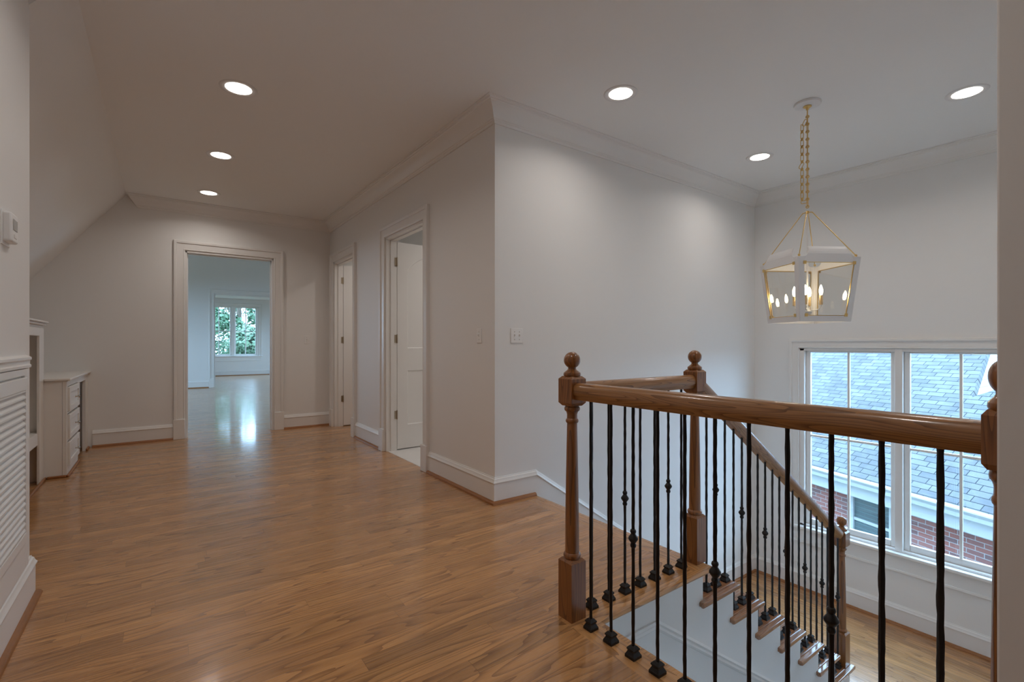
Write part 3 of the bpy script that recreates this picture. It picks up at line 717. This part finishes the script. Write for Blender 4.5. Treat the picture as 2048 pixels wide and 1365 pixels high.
f = MB(); lb(f, -1.50, -.855, 3.86, 5.90, 1.34, 1.365); lb(f, -1.50, -.835, 3.84, 5.915, 1.365, 1.385); lb(f, -1.50, -.822, 3.83, 5.925, 1.385, 1.403)
f.build('cornice', M['cab'], parent=bk, bevel=.006, seg=3)
f = MB(); lb(f, -.850, -.832, 3.88, 5.885, 0, .022); f.build('shoe_moulding', M['shoe'], parent=bk, bevel=.008, seg=3)

dk = thing('built_in_desk', 'white built-in desk with three knobbed drawers between bookcase and far wall', 'desk', (-.70, 6.65, 0))
def db(mb, *a): mb.box(a[0] + .70, a[1] + .70, a[2] - 6.65, a[3] - 6.65, a[4], a[5]); return mb
YD0, YD1, YK = 5.885, YF, 6.60
f = MB(); db(f, -1.80, -.731, YD0, YD0 + .02, 0, .862); f.build('side_panel', M['cab'], parent=dk)
f = MB(); db(f, -1.80, -.731, YK - .02, YK, 0, .862); f.build('side_panel', M['cab'], parent=dk)
f = MB(); db(f, -.730, -.70, YD0, YD0 + .04, 0, .862); db(f, -.730, -.70, YK - .03, YK, 0, .862); db(f, -.730, -.70, YD0 + .04, YK - .03, 0, .085)
db(f, -.730, -.70, YD0 + .04, YK - .03, .815, .862); db(f, -.730, -.70, YK, 7.20, .80, .862); db(f, -.730, -.70, 7.20, YD1, 0, .862)
db(f, -.730, -.70, YD0 + .04, YK - .03, .565, .58); db(f, -.730, -.70, YD0 + .04, YK - .03, .315, .33)
f.build('face_frame', M['cab'], parent=dk, bevel=.002)
f = MB(); db(f, -1.85, -.690, YD0, YD1, .862, .872); db(f, -1.85, -.672, YD0, YD1, .872, .893); db(f, -.846, -.690, YD0 - .012, YD0, .862, .872); db(f, -.846, -.672, YD0 - .028, YD0, .872, .893); f.build('desk_top', M['cab'], parent=dk, bevel=.005, seg=3)
f = MB(); db(f, -1.45, -1.43, YK, YD1, 0, .862); f.build('back_panel', M['cab'], parent=dk)
f = MB(); db(f, -.70, -.682, YD0 - .018, YK, 0, .022); db(f, -.83, -.70, YD0 - .018, YD0, 0, .022); f.build('shoe_moulding', M['shoe'], parent=dk, bevel=.007, seg=3)
f = MB(); db(f, -.70, -.682, 7.20, YD1 - .02, 0, .022); f.build('shoe_moulding', M['shoe'], parent=dk, bevel=.007, seg=3)
f = MB(); db(f, -1.43, -1.41, YK, YD1, 0, .022)
f.build('shoe_moulding', M['shoe'], parent=dk, bevel=.007, seg=3)
for z0, z1 in ((.092, .308), (.336, .558), (.587, .808)):
    d = MB(); y0, y1 = YD0 + .045, YK - .035; xf = -.70
    db(d, xf - .01, xf + .018, y0, y0 + .055, z0, z1); db(d, xf - .01, xf + .018, y1 - .055, y1, z0, z1); db(d, xf - .01, xf + .018, y0 + .055, y1 - .055, z0, z0 + .05); db(d, xf - .01, xf + .018, y0 + .055, y1 - .055, z1 - .05, z1)
    db(d, xf - .01, xf + .008, y0 + .055, y1 - .055, z0 + .05, z1 - .05)
    dr = d.build('drawer', M['cab'], parent=dk, bevel=.003)
    MB().lathe([(.0005, 0), (.010, 0), (.006, .006), (.005, .016), (.012, .022), (.015, .028), (.011, .034), (.0005, .036)], 16).build('knob', M['nickel'], parent=dr, loc=(.018, (y0 + y1) / 2 - 6.65, (z0 + z1) / 2), rot=(0, PI / 2, 0), smooth=50)

# ------------------------------------------------------------------ neighbour's house seen through the stair window
M['siding'] = plain('white_siding', (.36, .37, .38), .6)
def shingles():
    m, nt, b = new_mat('asphalt_shingles')
    tc = nd(nt, 'ShaderNodeTexCoord'); br = nd(nt, 'ShaderNodeTexBrick'); L(nt, tc.outputs['Object'], br.inputs['Vector'])
    br.inputs['Color1'].default_value = (.118, .122, .130, 1); br.inputs['Color2'].default_value = (.082, .086, .095, 1); br.inputs['Mortar'].default_value = (.014, .016, .019, 1)
    br.inputs['Scale'].default_value = 1; br.inputs['Mortar Size'].default_value = .006; br.inputs['Brick Width'].default_value = .27; br.inputs['Row Height'].default_value = .115; br.offset = .37; br.squash = 1.0
    no = nd(nt, 'ShaderNodeTexNoise'); no.inputs['Scale'].default_value = 4; no.inputs['Detail'].default_value = 6; L(nt, tc.outputs['Object'], no.inputs['Vector'])
    L(nt, mixc(nt, .5, br.outputs[0], no.outputs[0], 'SOFT_LIGHT'), b.inputs['Base Color']); b.inputs['Roughness'].default_value = .95
    bp = nd(nt, 'ShaderNodeBump'); bp.inputs['Distance'].default_value = .01; bp.inputs['Strength'].default_value = .6; bp.invert = True; L(nt, br.outputs[1], bp.inputs['Height']); L(nt, bp.outputs[0], b.inputs['Normal'])
    return m
def bricks():
    m, nt, b = new_mat('red_brickwork')
    tc = nd(nt, 'ShaderNodeTexCoord'); sp_ = nd(nt, 'ShaderNodeSeparateXYZ'); L(nt, tc.outputs['Object'], sp_.inputs[0])
    cb = nd(nt, 'ShaderNodeCombineXYZ'); L(nt, sp_.outputs[0], cb.inputs[0]); L(nt, sp_.outputs[2], cb.inputs[1])
    br = nd(nt, 'ShaderNodeTexBrick'); L(nt, cb.outputs[0], br.inputs['Vector'])
    br.inputs['Color1'].default_value = (.24, .090, .075, 1); br.inputs['Color2'].default_value = (.09, .07, .08, 1); br.inputs['Mortar'].default_value = (.32, .31, .31, 1); br.inputs['Bias'].default_value = -.35
    br.inputs['Scale'].default_value = 1; br.inputs['Mortar Size'].default_value = .005; br.inputs['Brick Width'].default_value = .215; br.inputs['Row Height'].default_value = .072
    L(nt, br.outputs[0], b.inputs['Base Color']); b.inputs['Roughness'].default_value = .9
    return m
M['shingle'] = shingles(); M['brick'] = bricks()
ha = math.radians(19.7)             # the neighbour's eave runs 19.7 degrees off the hall's axis
T = 8.5; EO = Vector((13.85 / 12 * T, 4.78 / 12 * T, -1.108))
hs = thing('neighbour_house', 'red brick house with grey shingle roof outside the stair window', 'house', EO, PI / 2 - ha)
# local x runs along the eave (away from the camera), local -y points up the roof, +y faces... the stair
PR = math.radians(36)
def on_roof(x, y, z):                # world point on the roof plane -> (along eave, up slope)
    dx, dy = x - EO.x, y - EO.y; e_ = (math.sin(ha), math.cos(ha)); n_ = (math.cos(ha), -math.sin(ha))
    return (dx * e_[0] + dy * e_[1], -(dx * n_[0] + dy * n_[1]) / math.cos(PR))
q1 = on_roof(11.377, 2.094, 0); q2 = on_roof(11.377 + .115 * 9, 2.094 - .267 * 9, 0); q3 = on_roof(11.377 + 4.2, 2.094, 0)
q4 = (q3[0], -4.9)
rf = MB(); rf.prism([(-9, .10), (7, .10), (7, -4.9), q4, q3, q1, q2, (q2[0], q2[1] + 1.0), (-9, q2[1] + 1.0)], lambda x, y: (x, y, 0), lambda x, y: (x, y, -.12))
rf.build('shingle_roof', M['shingle'], parent=hs, rot=(-PR, 0, 0), smooth=0)
g = MB()
GP = [(.06, .0), (.18, .0), (.185, -.02), (.155, -.07), (.15, -.13), (.06, -.13)]
g.loft([[(x, y, z) for y, z in GP] for x in (-9, 7)])
g.build('gutter', M['siding'], parent=hs, smooth=20)
MB().box(-9, 7, -.25, .062, -.34, -.02).build('fascia', M['siding'], parent=hs, smooth=0)
MB().box(-9, 7, -.30, -.20, -6.0, -.30).build('brick_wall', M['brick'], parent=hs, smooth=0)
hw_ = MB()
wx0, wx1, wz0, wz1 = -.64, .16, -1.13, -.27
def ring(mb, x0, x1, z0, z1, t, y0, y1):
    mb.box(x0, x0 + t, y0, y1, z0, z1); mb.box(x1 - t, x1, y0, y1, z0, z1); mb.box(x0 + t, x1 - t, y0, y1, z0, z0 + t); mb.box(x0 + t, x1 - t, y0, y1, z1 - t, z1)
ring(hw_, wx0, wx1, wz0, wz1, .09, -.20, -.155); hw_.box(wx0 + .09, wx1 - .09, -.20, -.17, (wz0 + wz1) / 2 - .12, (wz0 + wz1) / 2 - .07)
ho = hw_.build('house_window', M['siding'], parent=hs, bevel=.004)
bl = MB(); z = wz0 + .1
while z < wz1 - .1:
    bl.box(wx0 + .09, wx1 - .09, -.199, -.192, z, z + .018); z += .024
bl.build('blinds', plain('pale_blue_blinds', (.09, .12, .125), .6), parent=ho, smooth=0)
MB().box(wx0 + .09, wx1 - .09, -.188, -.185, wz0 + .09, wz1 - .09).build('window_glass', M['glass'], parent=ho, smooth=0)
# white sided gable that rises from the roof at the right
def lap():
    m, nt, b = new_mat('lapped_siding')
    tc = nd(nt, 'ShaderNodeTexCoord'); s_ = nd(nt, 'ShaderNodeSeparateXYZ'); L(nt, tc.outputs['Object'], s_.inputs[0])
    f_ = mth(nt, 'FRACT', mth(nt, 'DIVIDE', s_.outputs[2], .13))
    L(nt, mixc(nt, mth(nt, 'LESS_THAN', f_, .09), (.42, .43, .45), (.14, .15, .17)), b.inputs['Base Color']); b.inputs['Roughness'].default_value = .6
    return m
M['lap'] = lap()
gb = MB(); gb.prism([(.02, -.5), (4.2, -.5), (4.2, 2.78), (.02, -.04)], lambda x, z: (x, 0, z), lambda x, z: (x, .12, z))
gb = gb.build('gable_siding', M['lap'], parent=hs, loc=(11.377, 2.10, .28), smooth=0)
gb.matrix_parent_inverse = (Matrix.Translation(EO) @ Matrix.Rotation(PI / 2 - ha, 4, 'Z')).inverted()
st(MB().box(-60, 80, -60, 90, -7.2, -7.0), 'ground', plain('lawn_ground', (.10, .115, .08), .9, bscale=2, var=.2), smooth=0)

# ------------------------------------------------------------------ trees outside the end window
def leaf_mat(name, c1, c2):
    m, nt, b = new_mat(name)
    tc = nd(nt, 'ShaderNodeTexCoord'); no = nd(nt, 'ShaderNodeTexNoise'); no.inputs['Scale'].default_value = 1.3; L(nt, tc.outputs['Object'], no.inputs['Vector'])
    L(nt, mixc(nt, no.outputs[0], c1, c2), b.inputs['Base Color']); b.inputs['Roughness'].default_value = .6
    b.inputs['Subsurface Weight'].default_value = 0
    return m
LEAF = [leaf_mat('leaf_green', (.045, .115, .060), (.12, .21, .115)), leaf_mat('leaf_pale', (.07, .135, .085), (.17, .25, .15))]
M['bark'] = plain('bark', (.16, .12, .09), .9, bscale=12, var=.2)
def tree(label, x, y, hgt, rad, seed, mi):
    rng = random.Random(seed)
    t = thing('tree', label, 'tree', (x, y, -7), group='leafy trees beyond the end window')
    tb = MB().tube([(0, 0, 0), (.1, 0, hgt * .4), (0, .1, hgt * .8)], [.28, .2, .06], 8)
    for k in range(6):
        a = k * 1.05; tb.tube([(.05, 0, hgt * (.35 + .06 * k)), (rad * .6 * math.cos(a), rad * .6 * math.sin(a), hgt * (.5 + .06 * k))], [.09, .02], 6)
    tb.build('trunk', M['bark'], parent=t)
    mb = MB(); blobs = []
    for k in range(34):
        a = rng.uniform(0, 2 * PI); zz = rng.uniform(.18, .96) * hgt; rr = rad * math.sin(PI * min(1, (zz / hgt) * .9 + .12)) ** .6 * rng.uniform(.35, .95)
        blobs.append((Vector((rr * math.cos(a), rr * math.sin(a), zz)), rng.uniform(.55, 1.1) * rad * .38))
    for k in range(16000):
        c, r = rng.choice(blobs); d = Vector((rng.gauss(0, 1), rng.gauss(0, 1), rng.gauss(0, 1))).normalized()
        p = c + d * r * rng.uniform(.7, 1.05); u = Vector((rng.gauss(0, 1), rng.gauss(0, 1), rng.gauss(0, .6))).normalized(); w = (u.cross(d) + u * .1).normalized(); s_ = rng.uniform(.08, .15)
        mb.add([p - u * s_, p + w * s_ * .5, p + u * s_, p - w * s_ * .5], [(0, 1, 2, 3)])
    mb.build('foliage', LEAF[mi], parent=t, smooth=0)
tree('dark leafy tree in the left half of the end window', 1.3, 30.5, 15.5, 2.1, 1, 0)
tree('pale leafy tree in the right half of the end window', 6.4, 31, 15.0, 2.0, 2, 1)
tree('tall leafy tree standing furthest back in the end window', 4.0, 36.0, 18.0, 2.7, 3, 0)
tree('bushy leafy tree filling the bottom of the end window', 3.3, 26.6, 9.0, 1.6, 4, 1)
